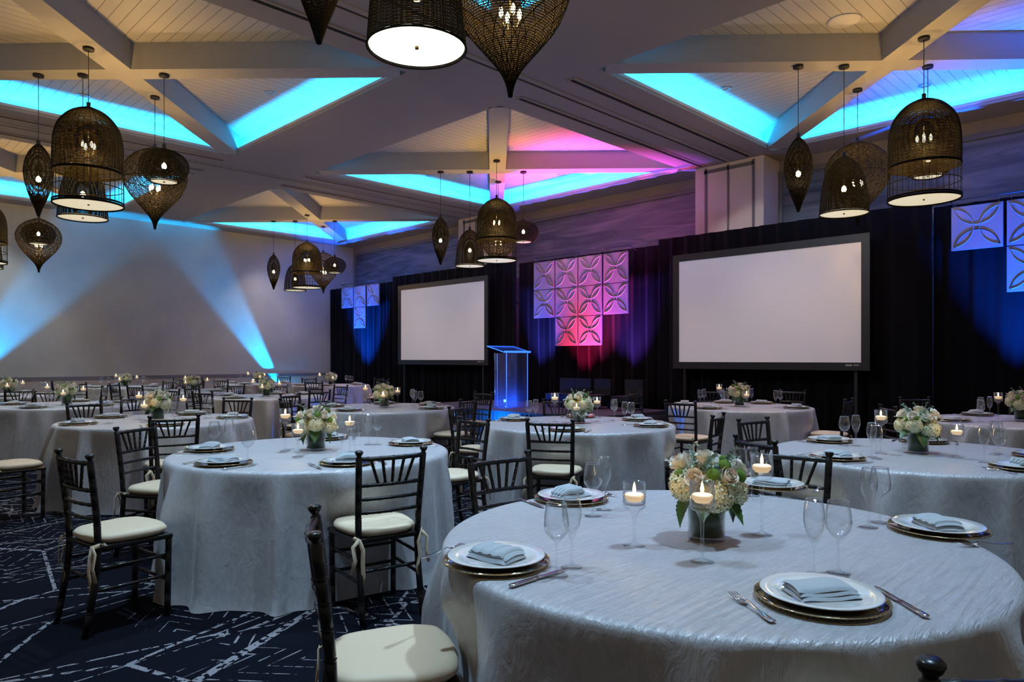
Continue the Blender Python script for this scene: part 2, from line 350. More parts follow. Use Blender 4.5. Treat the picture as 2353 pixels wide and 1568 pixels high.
# modest fixtures for each of the lamps: the can stands just below the planks
DL=Proto(downlight())
dirs=['on the stage side','on the fabric wall side','on the camera side','on the right side']
vis={(0,1),(0,2),(1,0),(1,1),(0,0),(1,2)}
for q,(a,b) in enumerate(DOWN):
    bay=q//4; DL.put((a,b,PLANK-.005),0,'round recessed downlight in the %s, %s'%(BAYN[bay],dirs[q%4]),'downlight','recessed downlights')
g=M(); g.lathe([(0,0),(.15,-.006),(.19,-.004),(.2,.004)],32,(0,0,0)); o=g.build('ceiling_speaker',MT['white'],loc=(10.7,1.6,PLANK-.01)); 
tag(o,'round white speaker grille flush in the planks of the right bay','speaker')
o.location=(9.12,3.28,PLANK-.008)
# ------------------------------------------------------------------ pendants
def interp(prof,z):
    for (r0,z0),(r1,z1) in zip(prof,prof[1:]):
        if z0<=z<=z1: t=(z-z0)/(z1-z0); t2=t*t*(3-2*t)*.3+t*.7; return r0+(r1-r0)*t2
    return prof[-1][0] if z>prof[-1][1] else prof[0][0]
def smoothprof(prof,n=60):
    # catmull-rom
    P=[prof[0]]+list(prof)+[prof[-1]]; out=[]
    for i in range(1,len(P)-2):
        for k in range(n//(len(prof)-1)):
            t=k/(n//(len(prof)-1)); c=[]
            for d in (0,1):
                p0,p1,p2,p3=P[i-1][d],P[i][d],P[i+1][d],P[i+2][d]
                c.append(.5*((2*p1)+(-p0+p2)*t+(2*p0-5*p1+4*p2-p3)*t*t+(-p0+3*p1-3*p2+p3)*t**3))
            out.append((max(c[0],.004),c[1]))
    out.append(prof[-1]); return out
PROF={'bell':[(.385,0),(.385,.12),(.383,.35),(.383,.62),(.368,.84),(.315,1.0),(.20,1.13),(.035,1.21)],
'cone':[(.30,0),(.292,.12),(.275,.30),(.24,.48),(.18,.62),(.10,.71),(.03,.75)],
'spindle':[(.012,0),(.05,.12),(.10,.25),(.15,.42),(.172,.58),(.155,.74),(.10,.88),(.03,.97)],
'onion':[(.012,0),(.03,.09),(.085,.20),(.20,.34),(.33,.50),(.41,.66),(.43,.80),(.39,.94),(.28,1.07),(.14,1.15),(.04,1.19)],
'globe':[(.17,0),(.235,.05),(.295,.14),(.31,.22),(.28,.32),(.18,.40),(.06,.44),(.03,.46)]}
LOOK={'bell':'tall cage-bottomed rattan bell','cone':'small woven rattan bell','spindle':'slim pointed rattan spindle','onion':'large onion-shaped rattan','globe':'squat round rattan'}
def ring(g,r,z,rad,seg=40,w=0,ph=0,kk=12,sides=4):
    g.tube([((r+w*math.sin(kk*2*PI*k/seg+ph))*math.cos(2*PI*k/seg),(r+w*math.sin(kk*2*PI*k/seg+ph))*math.sin(2*PI*k/seg),z) for k in range(seg)],rad,sides,True)
def pendant(kind,bright=False):
    prof=smoothprof(PROF[kind]); H_=prof[-1][1]; r=empty('rattan_pendant')
    g=M()
    def rr(z):
        for (r0,z0),(r1,z1) in zip(prof,prof[1:]):
            if z0<=z<=z1 or z0>=z>=z1: return r0+(r1-r0)*((z-z0)/(z1-z0) if z1!=z0 else 0)
        return prof[-1][0]
    nr={'bell':34,'cone':30,'spindle':14,'onion':26,'globe':26}[kind]
    for i in range(nr):
        a=2*PI*i/nr; g.tube([(q*math.cos(a),q*math.sin(a),z) for q,z in prof[::3]+[prof[-1]]],.0028 if kind!='bell' else .0032,4)
    if kind=='bell':
        z=.42; i=0
        while z<H_-.01: ring(g,rr(z),z,.0067,48,.004,PI*i,24); z+=.0165; i+=1
        for z in (.40,.41,.395,.405): ring(g,rr(z)+.004,z,.007,48)
        ring(g,rr(.21),.21,.006,48)
        for z in (.0,.012,.03,.04): ring(g,rr(.02)+.002,z,.0075,48)
    elif kind=='cone':
        z=.012; i=0
        while z<H_-.005: ring(g,rr(z),z,.0036,40,.002,PI*i,15); z+=.0105; i+=1
        ring(g,rr(0)+.002,0,.007,40)
    elif kind in ('spindle','onion'):
        z=.01; i=0; st=.0115 if kind=='spindle' else .0135
        low=.3*H_
        while z<H_-.005:
            ring(g,rr(z),z,.0034 if z>low else .0044,40 if kind=='onion' else 24,.002,PI*i,10); z+=st if z>low else st*.8; i+=1
        nd=12 if kind=='spindle' else 18
        for sg in (-1,1):
            for k in range(nd):
                g.tube([(q*1.01*math.cos(2*PI*k/nd+sg*z*2.6/H_*1.3),q*1.01*math.sin(2*PI*k/nd+sg*z*2.6/H_*1.3),z) for q,z in prof[::2]],.0034,4)
        ring(g,rr(H_*.6)+.003,H_*.6,.006,40)
    else:
        z=.01; i=0
        while z<H_-.005: ring(g,rr(z),z,.0034,40,.002,PI*i,13); z+=.0105; i+=1
        ring(g,rr(0)+.002,0,.006,40)
    g.build('woven_shade',MT['rattan'],r)
    zb={'bell':3.30,'cone':3.30,'spindle':3.33,'onion':3.30,'globe':3.79}[kind]
    g=M(); g.lathe([(.022,H_-.02),(.024,H_+.06),(.012,H_+.065)],12); g.build('socket_cap',MT['lampmetal'],r)
    top=HC-zb
    g=M(); g.tube([(0,0,H_+.05),(0,0,top-.02)],.0045,6); g.build('cord',MT['lampmetal'],r)
    g=M(); g.lathe([(.0,top-.035),(.062,top-.033),(.065,top-.028),(.065,top-.001),(0,top)],28); g.build('ceiling_rose',MT['lampmetal'],r)
    if kind in ('bell','cone','globe'):
        rd=rr(0)-.008
        g=M(); g.lathe([(0,.012),(rd,.012),(rd,.018),(0,.018)],40); df_=g.build('diffuser',MT['diffbright' if bright else 'diff'],r)
        g=M(); g.lathe([(0,-.004),(.012,-.003),(.012,.012)],10); g.build('knob',MT['knob'],df_)
    if kind in ('bell','onion'):
        zc=.62*H_ if kind=='bell' else .52*H_; n=4
        g=M(); g.tube([(0,0,H_),(0,0,zc-.1)],.006,6)
        for k in range(n):
            a=2*PI*k/n+.5; g.tube([(0,0,zc-.1),(.05*math.cos(a),.05*math.sin(a),zc-.11),(.07*math.cos(a),.07*math.sin(a),zc-.05)],.004,5)
        if kind=='bell': g.tube([(0,0,zc-.1),(0,0,.01)],.004,6)
        stm=g.build('stem',MT['lampmetal'],r)
        for k in range(n):
            a=2*PI*k/n+.5; b=M(); b.lathe([(0,-.05),(.010,-.045),(.017,-.015),(.012,.015),(0,.035)],10,(.07*math.cos(a),.07*math.sin(a),zc)); b.build('bulb',MT['bulb'],stm)
    else:
        zc={'cone':.33,'spindle':.5,'globe':.22}[kind]
        g=M(); g.tube([(0,0,H_),(0,0,zc+.05)],.006,6); stm=g.build('stem',MT['lampmetal'],r)
        b=M(); b.lathe([(0,-.04),(.022,-.033),(.032,-.008),(.026,.02),(.012,.04),(0,.045)],14,(0,0,zc)); b.build('bulb',MT['bulb'],stm)
    return r,zb,zc
PP={}
for k in PROF: r,zb,zc=pendant(k); PP[k]=(Proto(r),zb,zc)
OFF={'spindle':(-1.17,0),'cone':(-.57,0),'globe':(.53,0),'bell':(0,-.82),'onion':(0,.80)}
CL=[(0,0,('spindle','cone','onion'),'nearest overhead cluster'),(0,1,tuple(PROF),'cluster in the left bay'),(0,2,('cone','globe','bell','onion'),'cluster at the far left edge'),
    (1,0,tuple(PROF),'cluster in the right bay'),(1,1,tuple(PROF),'cluster in the middle bay'),(1,2,tuple(PROF),'small far cluster before the curtain corner')]
WARM=(1,.58,.17)
for i,j,kinds,nm in CL:
    cx_,cy_=sum(CA[i])/2,sum(CB[j])/2
    for k in kinds:
        ox,oz=OFF[k]; a=cx_+(ox+oz)/S2; b=cy_+(-ox+oz)/S2; pr,zb,zc=PP[k]
        if (i,j)==(0,0) and k=='cone':
            r_,_,_=pendant('cone',True); r_.location=(a,b,zb); tag(r_,'small woven rattan bell pendant with glaring white disc, %s'%nm,'pendant lamp','rattan pendants')
        else: pr.put((a,b,zb),random.Random(int(a*91+b*7)).random()*6,'%s pendant lamp in the %s'%(LOOK[k],nm),'pendant lamp','rattan pendants')
        point('pendant_lamp_light',(a,b,zb+zc+(.08 if k in('bell','onion') else 0)),{'bell':95,'onion':80,'cone':55,'spindle':42,'globe':48}[k],WARM,.035)
# ------------------------------------------------------------------ drapes, screens, tiles
def drape(y0,y1,x,h,name,label,seed):
    rnd=random.Random(seed); g=M(); n=int((y1-y0)/.035); ph=rnd.random()*6
    def fx(y): return x+.035*math.sin(y*17+1.2*math.sin(y*3+ph))+.018*math.sin(y*37+ph)
    vs=[]; nz=6
    for k in range(nz):
        z=.02+(h-.02)*k/(nz-1); fl=1-.45*(k/(nz-1))
        for i in range(n+1):
            y=y0+(y1-y0)*i/n; vs.append((x+(fx(y)-x)*fl,y,z))
    N=len(vs); vs+= [(v[0]+.012,v[1],v[2]) for v in vs]
    fs=[]
    for k in range(nz-1):
        for i in range(n): q=k*(n+1)+i; fs.append((q,q+1,q+n+2,q+n+1)); fs.append((N+q,N+q+n+1,N+q+n+2,N+q+1))
    for i in range(n): q=(nz-1)*(n+1)+i; fs.append((q,q+1,N+q+1,N+q)); fs.append((i,N+i,N+i+1,i+1))
    for i in (0,n):
        for k in range(nz-1): q=k*(n+1)+i; fs.append((q,q+n+1,N+q+n+1,N+q) if i==0 else (q,N+q,N+q+n+1,q+n+1))
    g.add(vs,fs); o=g.build(name,MT['velvet']); return tag(o,label,'curtain','black drapes along the back wall')
drape(17.35,21.1,12.42,3.72,'black_drape','black drape behind the small blue tile group, by the fabric wall',1)
drape(12.15,17.35,12.30,3.83,'black_drape','tall black drape around the smaller screen',2)
drape(8.05,12.15,12.42,3.75,'black_drape','black drape behind the pink and violet tiles',3)
drape(3.12,8.05,12.30,3.83,'black_drape','tall black drape around the larger screen',4)
drape(.3,3.12,12.42,3.76,'black_drape','black drape behind the blue tiles by the right edge',5)
def screen(y0,y1,z0,z1,x,label,rz):
    # y0<y1, frame around, surface slightly recessed
    w,h=y1-y0,z1-z0; r=empty('projection_screen',(x,(y0+y1)/2,(z0+z1)/2),rz); t=.13
    g=M(); 
    for c,d in (((0,0,h/2+t/2),(.05,w+2*t,t)),((0,0,-h/2-t/2),(.05,w+2*t,t)),((0,w/2+t/2,0),(.05,t,h)),((0,-w/2-t/2,0),(.05,t,h))): g.box(c,d)
    f=g.build('frame',MT['black'],r,False)
    g=M(); g.box((.0,0,0),(.02,w+.01,h+.01)); g.build('screen_surface',MT['screen'],r,False)
    g=M(); g.box((-.027,-w/2+.19,-h/2-.045),(.004,.10,.030)); g.box((-.027,-w/2+.075,-h/2-.042),(.004,.09,.020)); g.build('logo',MT['logo'],f,False)
    for sy in (-1,1):
        g=M(); g.box((.02,sy*(w/2+t*.5),(-h/2-t-(z0-t))/2-(h/2+t)/1+ (h/2+t)/1 -0.0),(.04,.05,.001)); 
        g=M(); zt=-h/2-t; zb=-(z0+z1)/2; g.box((.05,sy*(w/2-.1),(zt+zb)/2),(.05,.05,zt-zb)); g.box((-.0,sy*(w/2-.1),zb+.02),(.34,.05,.04)); g.build('leg',MT['black'],r,False)
    return tag(r,label,'projection screen','projection screens')
screen(4.05,7.41,1.34,3.29,12.02,'larger white projection screen in black frame, between pink tiles and blue tiles',0)
screen(12.98,16.50,1.37,3.36,12.02,'smaller-looking white projection screen in black frame, behind the clear lectern',0)
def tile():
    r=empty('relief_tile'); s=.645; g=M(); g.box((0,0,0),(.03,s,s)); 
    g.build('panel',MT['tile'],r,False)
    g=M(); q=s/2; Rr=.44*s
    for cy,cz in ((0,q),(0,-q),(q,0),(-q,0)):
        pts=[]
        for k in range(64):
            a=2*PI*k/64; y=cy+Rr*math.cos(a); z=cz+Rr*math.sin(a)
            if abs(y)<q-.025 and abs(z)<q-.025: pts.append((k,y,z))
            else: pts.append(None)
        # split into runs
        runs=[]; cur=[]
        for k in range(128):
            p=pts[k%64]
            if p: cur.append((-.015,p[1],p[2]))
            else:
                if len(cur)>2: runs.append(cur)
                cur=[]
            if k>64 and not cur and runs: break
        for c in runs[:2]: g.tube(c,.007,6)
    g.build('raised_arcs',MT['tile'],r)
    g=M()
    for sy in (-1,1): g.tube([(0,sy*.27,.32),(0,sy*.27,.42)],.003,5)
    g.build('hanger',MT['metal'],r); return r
g=M()
for sy in (-1,1): g.tube([(0,sy*.27,.318),(0,sy*.27,.342)],.003,5)
CLIP=g.data('hanger',MT['metal'])
TL=Proto(tile()); TZ=3.66-.3225
def tiles(ys,rows,grp,name,words):
    g=M(); g.tube([(12.13,min(ys)-.36,3.77),(12.13,max(ys)+.36,3.77)],.010,8)
    for y in (min(ys)-.34,max(ys)+.34): g.tube([(12.13,y,3.77),(12.40,y,3.70)],.008,6)
    tag(g.build('drape_pipe',MT['black']),'thin black pipe holding the %s'%name,'pipe')
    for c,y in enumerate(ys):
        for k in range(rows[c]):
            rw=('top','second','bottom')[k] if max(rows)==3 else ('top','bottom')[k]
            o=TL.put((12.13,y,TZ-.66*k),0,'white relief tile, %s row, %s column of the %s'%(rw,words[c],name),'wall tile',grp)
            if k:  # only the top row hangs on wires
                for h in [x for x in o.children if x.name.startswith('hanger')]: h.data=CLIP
tiles([11.065,10.39,9.71,9.015],[2,3,3,2],'violet and pink tiles','violet and pink tile group',('first','second','third','fourth'))
tiles([19.52,18.80,18.07],[1,2,1],'far blue tiles','far blue tile group',('first','middle','last'))
tiles([2.49,1.80],[1,2],'blue tiles at the edge','blue tile group by the right edge',('first','second'))
# ------------------------------------------------------------------ stage and lectern
r=empty('stage'); g=M(); g.box((10.65,10.05,.38),(2.45,5.0,.04)); g.build('deck',MT['stagetop'],r,False)
g=M(); x=9.44
def sk(u,v): y=7.55+5*u; return (x+.012*math.sin(y*60),y,.36*v+.0)
g.grid(sk,240,3); g.box((10.65,7.58,.18),(2.4,.03,.36)); g.box((10.65,12.52,.18),(2.4,.03,.36)); g.build('skirt',MT['skirt'],r)
tag(r,'low black-skirted stage with dark carpeted deck before the curtain','stage')
LX,LY=10.35,10.46
r=empty('lectern',(LX,LY,.40),PI/2); 
g=M(); g.lathe([(.24,.006),(.24,1.12)],40,(.02,.06,0),cap=False); g.lathe([(.234,1.12),(.234,.006)],40,(.02,.06,0),cap=False); g.build('curved_body',MT['acrylic'],r)
g=M(); g.box((-.21,-.05,.56),(.012,.62,1.12)); g.build('flat_panel',MT['acrylic'],r,False)
g=M(); 
for yy in (-.36,.26): g.box((-.21,yy,.56),(.014,.008,1.12))
g.tube([(.02,.06+.24,.01),(.02,.06+.24,1.1)],.004,4)
g.build('lit_edge',MT['acedge'],r,False)
g=M(); g.lathe([(.25,0),(.25,.012),(0,.012)],40,(.02,.06,0)); g.build('base',MT['acrylic'],r)
mt=Matrix.Translation((-.02,0,1.20))@Matrix.Rotation(R(-14),4,'Y')
g=M(); g.box((0,0,0),(.52,.78,.014)); q=M(); q.merge(g,mt); q.build('reading_desk',MT['acrylic'],r,False)
g=M(); 
for c,d in (((.262,0,0),(.006,.78,.016)),((-.262,0,.008),(.006,.78,.04)),((0,.392,0),(.52,.006,.016)),((0,-.392,0),(.52,.006,.016))): g.box(c,d)
q=M(); q.merge(g,mt); q.build('desk_edge',MT['acedge'],r,False)
tag(r,'clear acrylic lectern glowing blue on the stage','lectern')
BB=Proto(None) if False else None
def blackbox():
    r=empty('stage_chair'); g=M(); g.box((0,0,.22),(.5,.42,.12)); g.build('seat',MT['black'],r,False)
    g=M(); g.box((.24,0,.36),(.07,.42,.46)); g.build('backrest',MT['black'],r,False)
    for sx,sy in ((-.2,-.17),(-.2,.17),(.2,-.17),(.2,.17)): g=M(); g.box((sx,sy,.08),(.04,.04,.16)); g.build('leg',MT['black'],r,False)
    return r
BB=Proto(blackbox())
for k,y in enumerate((9.75,9.32,8.82,8.05)): BB.put((11.2,y,.40),0,'low black upholstered chair at the back of the stage, %s from the lectern'%('first','second','third','fourth')[k],'chair','black chairs on the stage')
# uplight fixtures
def uplight(col,name):
    r=empty('uplight'); g=M(); g.lathe([(.0,0),(.07,.0),(.07,.02),(.06,.03),(.06,.13),(.055,.13),(.05,.10),(0,.10)],20); g.build('housing',MT['black'],r)
    g=M(); g.lathe([(0,.104),(.048,.104)],20,cap=False); g.build('lens',mat('lens_'+name,col,.4,emit=col,es=6),r); return r
for loc,col,nm,lb in (((10.95,21.0,.0),(.02,.6,1),'cyan','small cyan floor uplight at the foot of the fabric wall'),((11.80,10.05,.40),(1,.05,.1),'red','small red uplight on the stage deck below the pink tiles'),((9.15,9.7,.0),(.02,.2,1),'blue','small blue uplight on the floor before the stage')):
    o=uplight(col,nm); o.location=loc; tag(o,lb,'uplight')
# ------------------------------------------------------------------ chairs
def turned(p0,p1,r,nodes_=(),seg=8,top=None):
    """bamboo-turned rod with ring nodes"""
    p0,p1=Vector(p0),Vector(p1); ts=[0,1]
    for t in nodes_: ts+= [t-.014,t-.008,t,t+.008,t+.014]
    ts=sorted(ts); L=(p1-p0).length; pts=[]; rs=[]
    for t in ts:
        pts.append(p0+(p1-p0)*t)
        near=min([abs(t-q) for q in nodes_] or [1]); rs.append(r*(1.0 if near>.01 else (.86 if .003<near else 1.18)))
    g=M(); g.tube(pts,rs,seg); return g
def cushion_mesh(w,d,t,seed=0):
    g=M(); n=40; prof=[(0.0,0.0),(.75,0),(.93,.05),(1.0,.35),(1.0,.6),(.95,.85),(.82,.97),(.5,1.04),(0,1.07)]
    vs=[]
    for (q,z) in prof:
        for k in range(n):
            a=2*PI*k/n; c,s_=math.cos(a),math.sin(a); e=.62; x=abs(c)**e*(1 if c>=0 else -1); y=abs(s_)**e*(1 if s_>=0 else -1)
            ww=w/2*(1+.08*y); pk=1+.012*math.sin(9*a)*(1 if .3<z<.9 else 0)
            vs.append((x*ww*q*pk,y*d/2*q*pk,z*t))
    fs=[(i*n+k,i*n+(k+1)%n,(i+1)*n+(k+1)%n,(i+1)*n+k) for i in range(len(prof)-1) for k in range(n)]
    g.add(vs,fs); return g
def ribbon(pts,w,nrm,t=.0015):
    g=M(); vs=[]; nrm=Vector(nrm).normalized()
    for k,p in enumerate(pts):
        p=Vector(p); d=(Vector(pts[min(k+1,len(pts)-1)])-Vector(pts[max(k-1,0)])).normalized(); sd=d.cross(nrm).normalized()*w/2
        vs+= [p-sd-nrm*t,p+sd-nrm*t,p+sd+nrm*t,p-sd+nrm*t]
    fs=[(0,3,2,1)]
    for k in range(len(pts)-1):
        for q in range(4): fs.append((4*k+q,4*k+(q+1)%4,4*k+4+(q+1)%4,4*k+4+q))
    n=len(pts)-1; fs.append((4*n,4*n+1,4*n+2,4*n+3)); g.add(vs,fs); return g
def chair(detail=True):
    r=empty('chiavari_chair'); wd=MT['chairwood']
    def post(sx):
        pts=[(sx*.172,-.235,0),(sx*.170,-.185,.25),(sx*.170,-.170,.44),(sx*.176,-.180,.60),(sx*.186,-.215,.89)]
        g=M(); PT=[];RS=[]; nd=(.12,.30,.42,.56,.645,.72,.79)
        zz=[0]+sorted([q+e for q in nd for e in (-.008,-.004,0,.004,.008)])+[.885,.89,.895,.902,.915,.922]
        for z in zz:
            for (p,q) in zip(pts,pts[1:]):
                if p[2]<=z<=q[2]+1e-6 or q is pts[-1]:
                    t=(z-p[2])/(q[2]-p[2]); break
            c=Vector(p)+(Vector(q)-Vector(p))*t; PT.append(c); rr_=.0175 if z>.1 else .016
            nr=min(abs(z-q_) for q_ in nd)
            if nr<.0015: rr_*=1.15
            elif nr<.005: rr_*=.88
            if z>.884: rr_={.885:.0175,.89:.012,.895:.012,.902:.018,.915:.023,.922:.016}[z]
            RS.append(rr_)
        g.tube(PT,RS,10); return g
    def fleg(sx): 
        g=turned((sx*.185,.175,0),(sx*.190,.180,.435),.017,(.28,.55,.82),8); return g
    g=M(); poly=[(-.19,-.185),(.19,-.185),(.213,.195),(-.213,.195)]; g.prism(poly,.425,.452); q=M()
    o=g.build('seat',wd,r,False)
    b=o.modifiers.new('bevel','BEVEL'); b.width=.008; b.segments=2
    c=cushion_mesh(.405,.40,.052).build('seat_cushion',MT['cushion'],r,loc=(0,.01,.452))
    for sx in (-1,1): post(sx).build('back_post',wd,r); fleg(sx).build('front_leg',wd,r)
    def by(z): return -.180-.035*max(0,(z-.60))/.29 if z>.6 else -.170-.010*(z-.44)/.16
    def hw(z): return .176+.010*max(0,(z-.6))/.29
    if detail:
        for z,rad in ((.875,.0125),(.735,.011),(.660,.010),(.588,.010)):
            # rails bow slightly backward
            g=M(); n=17; PT=[];RS=[]
            for k in range(n*2-1):
                t=-1+2*k/(2*n-2); PT.append((t*hw(z),by(z)-.022*(1-t*t),z)); RS.append(rad*(1.18 if k%6==4 else 1))
            g.tube(PT,RS,8); g.build('back_rail',wd,r)
        for k in range(5):
            t=(k-2)/3.; t1=t*.62
            g=turned((t1*hw(.735)*1.05,by(.735)-.022*(1-t1*t1),.74),(t*hw(.875)*1.0,by(.875)-.022*(1-t*t),.87),.0085,(.25,.5,.75),6); g.build('spindle',wd,r)
        for z in (.335,.225):
            for sx in (-1,1): turned((sx*.172,-.19,z),(sx*.188,.178,z),.0095,(.3,.7),6).build('stretcher',wd,r)
        for z in (.31,.20): turned((-.187,.178,z),(.187,.178,z),.0095,(.3,.7),6).build('stretcher',wd,r)
        turned((-.17,-.188,.28),(.17,-.188,.28),.0095,(.3,.7),6).build('stretcher',wd,r)
        for sx in (-1,1):
            g=ribbon([(sx*.185,-.14,.455),(sx*.198,-.175,.458),(sx*.180,-.205,.45),(sx*.16,-.205,.40),(sx*.165,-.215,.33),(sx*.155,-.20,.26),(sx*.165,-.205,.22)],.022,(.3*sx,-1,0))
            g.merge(ribbon([(sx*.180,-.205,.455),(sx*.215,-.205,.42),(sx*.205,-.212,.35),(sx*.225,-.205,.28)],.020,(.3*sx,-1,0))); g.build('cushion_tie',MT['cushion'],c,loc=(0,-.01,-.452))
    else:
        g=M()
        for z,rad in ((.875,.0125),(.735,.011),(.660,.010),(.588,.010)): g.tube([(t*hw(z),by(z)-.022*(1-t*t),z) for t in (-1,-.5,0,.5,1)],rad,6)
        for k in range(5):
            t=(k-2)/3.; t1=t*.62; g.tube([(t1*hw(.735),by(.735)-.022*(1-t1*t1),.74),(t*hw(.875),by(.875)-.022*(1-t*t),.87)],.0085,5)
        g.build('backrest',wd,r)
        for z in (.335,.225):
            for sx in (-1,1): g=M(); g.tube([(sx*.172,-.19,z),(sx*.188,.178,z)],.0095,5); g.build('stretcher',wd,r)
    return r
T={'T1':(2.24,1.28),'T2':(2.45,4.38),'T3':(2.55,7.70),'T4':(2.53,11.2),'T15':(2.5,14.9),'T5':(5.3,7.65),'T6':(5.32,4.40),'T7':(8.75,4.48),'T8':(5.24,1.41),
   'T9':(8.7,1.40),'T10':(5.46,11.3),'T12':(5.44,14.4),'T13':(5.1,17.5),'T14':(8.2,17.4),'T11':(8.92,15.1)}
NAME={'T1':'front table','T2':'second table on the left','T3':'third table on the left','T4':'fourth table on the left','T15':'fifth table on the left',
 'T5':'table before the smaller screen','T6':'middle table before the stage','T7':'table below the larger screen','T8':'large right-edge table','T9':'rear right-edge table',
 'T10':'table centre-left beyond','T12':'table near the fabric wall','T13':'last table by the fabric wall','T14':'table beside the cyan beam','T11':'table by the curtain corner'}
SECT=['far','far-left','left','near-left','near','near-right','right','far-right']
def sector(t,a,b):
    cx_,cy_=T[t]; g_=(math.degrees(math.atan2(b-cy_,a-cx_))-45)%360; return SECT[int(((g_+22.5)%360)//45)]
CH=[('T1',1.09,1.92),('T1',2.49,2.57),('T1',3.67,1.59),('T1',1.42,.215),
 ('T2',.98,4.17),('T2',1.70,5.57),('T2',2.21,3.12),('T2',3.85,4.30),
 ('T3',1.05,7.40),('T3',2.22,6.30),('T3',2.20,8.97),('T3',3.77,8.58),('T3',3.85,7.15),
 ('T4',3.0,9.9),('T4',4.1,11.8),('T4',2.6,12.5),('T15',2.4,13.55),('T15',3.8,14.2),
 ('T12',4.2,13.85),('T12',4.3,15.4),('T12',5.75,13.15),('T12',5.95,15.7),
 ('T13',6.4,17.9),('T13',5.65,16.3),('T13',3.75,17.8),('T13',3.95,16.6),
 ('T14',7.1,18.4),('T14',6.9,16.6),('T14',9.3,18.2),('T11',7.8,13.9),('T11',9.1,16.45),('T11',10.3,15.1),('T11',9.75,14.0),('T11',7.5,15.3),
 ('T10',4.17,10.7),('T10',4.7,12.5),('T10',6.2,12.4),('T10',5.6,9.8),('T10',7.0,11.5),
 ('T5',4.75,9.1),('T5',4.05,7.85),('T5',5.65,6.5),('T5',7.0,7.6),
 ('T6',4.75,5.55),('T6',5.65,3.10),('T6',6.4,5.6),('T6',4.25,3.80),
 ('T7',7.1,4.36),('T7',8.6,6.05),('T7',9.9,5.55),('T7',10.8,4.65),('T7',8.9,3.15),('T8',4.13,1.98),('T8',5.46,2.66),('T9',9.9,2.7),('T9',7.9,2.4)]
FAR={'T11','T12','T13','T14','T15','T10'}
CP=Proto(chair(True)); CF=Proto(chair(False))
FACE={('T1',2.49,2.57):-96}; SEAT=[]
for t,a,b in CH:
    cx_,cy_=T[t]; d=math.atan2(cy_-b,cx_-a)
    if (t,a,b) in FACE: d=R(FACE[(t,a,b)])
    x,y=a+.21*math.cos(d),b+.21*math.sin(d); dd=math.hypot(x-cx_,y-cy_)
    if dd<1.07: x,y=cx_+(x-cx_)*1.07/dd,cy_+(y-cy_)*1.07/dd
    SEAT.append((t,x,y,d))
    (CF if t in FAR else CP).put((x,y,0),d-PI/2,'black chair with ivory cushion, %s side of the %s'%(sector(t,a,b),NAME[t]),'chair','black chairs around the round tables')
# ------------------------------------------------------------------ table cloths
TOP=.770; RT=.915; TT=TOP+.0012
def tcloth(t,seed,n=240):
    rnd=random.Random(seed); nf=rnd.choice((13,14,15,16)); FD=[((k+rnd.uniform(-.32,.32))*2*PI/nf,rnd.uniform(.05,.10),rnd.uniform(.55,1.3)) for k in range(nf)]
    def fold(a):
        v=-.3
        for c,w,am in FD:
            q=(a-c+PI)%(2*PI)-PI; v+=am*math.exp(-(q/w)**2)*1.25
        return v+.12*math.sin(5*a+seed)
    seats=[(math.atan2(y-T[t][1],x-T[t][0]),math.hypot(x-T[t][0],y-T[t][1])) for tt,x,y,d in SEAT if tt==t]
    def lim(a,r_,z):
        # a seat pushed under the edge presses the hanging cloth inward
        k=min(1,max(0,(-z-.10)/.16))
        for sa,sd in seats:
            q=(a-sa+PI)%(2*PI)-PI
            if abs(q)>.6: continue
            lat=abs(math.sin(q))*sd; mx_=(sd-.232)/math.cos(q); w=1 if lat<.25 else max(0,1-(lat-.25)/.12)
            if r_>mx_: r_=r_+(mx_-r_)*w*w*(3-2*w)*k
        return r_
    g=M(); rows=[(0,0,0),(.25,0,0),(.5,0,0),(.7,0,0),(.83,0,0),(.89,0,0),(.905,-.002,0),(.915,-.008,0),(.921,-.018,.02),(.924,-.032,.06),(.926,-.07,.22),(.928,-.13,.5),(.931,-.22,.8),(.937,-.32,1.0),(.943,-.43,1.0),(.95,-.55,1.1),(.957,-.66,1),(.966,-.735,1.1),(.975,-.766,1.2)]
    vs=[]
    for (rr,z,w) in rows:
        for k in range(n):
            a=2*PI*k/n; f=fold(a); q=rr*RT/.915+w*.075*f; q=lim(a,q,z); zz=z+(w*.006*math.sin(5*a+seed) if z>-.75 else 0)
            vs.append((q*math.cos(a),q*math.sin(a),zz))
    fs=[(i*n+k,i*n+(k+1)%n,(i+1)*n+(k+1)%n,(i+1)*n+k) for i in range(1,len(rows)-1) for k in range(n)]
    # centre disc
    c=len(vs); vs.append((0,0,0)); fs+= [(c,n+k,n+(k+1)%n) for k in range(n)]
    # drop the degenerate first ring
    vs[:n]=[]; fs=[tuple(i-n for i in f) for f in fs]
    g.add(vs,fs); o=g.build('tablecloth',MT['cloth'],loc=(*T[t],TOP)); auto(o,60)
    return tag(o,'crinkled silver-grey satin cloth over the %s'%NAME[t],'tablecloth','silver cloths over round tables')
for k,t in enumerate(T): tcloth(t,k+3)
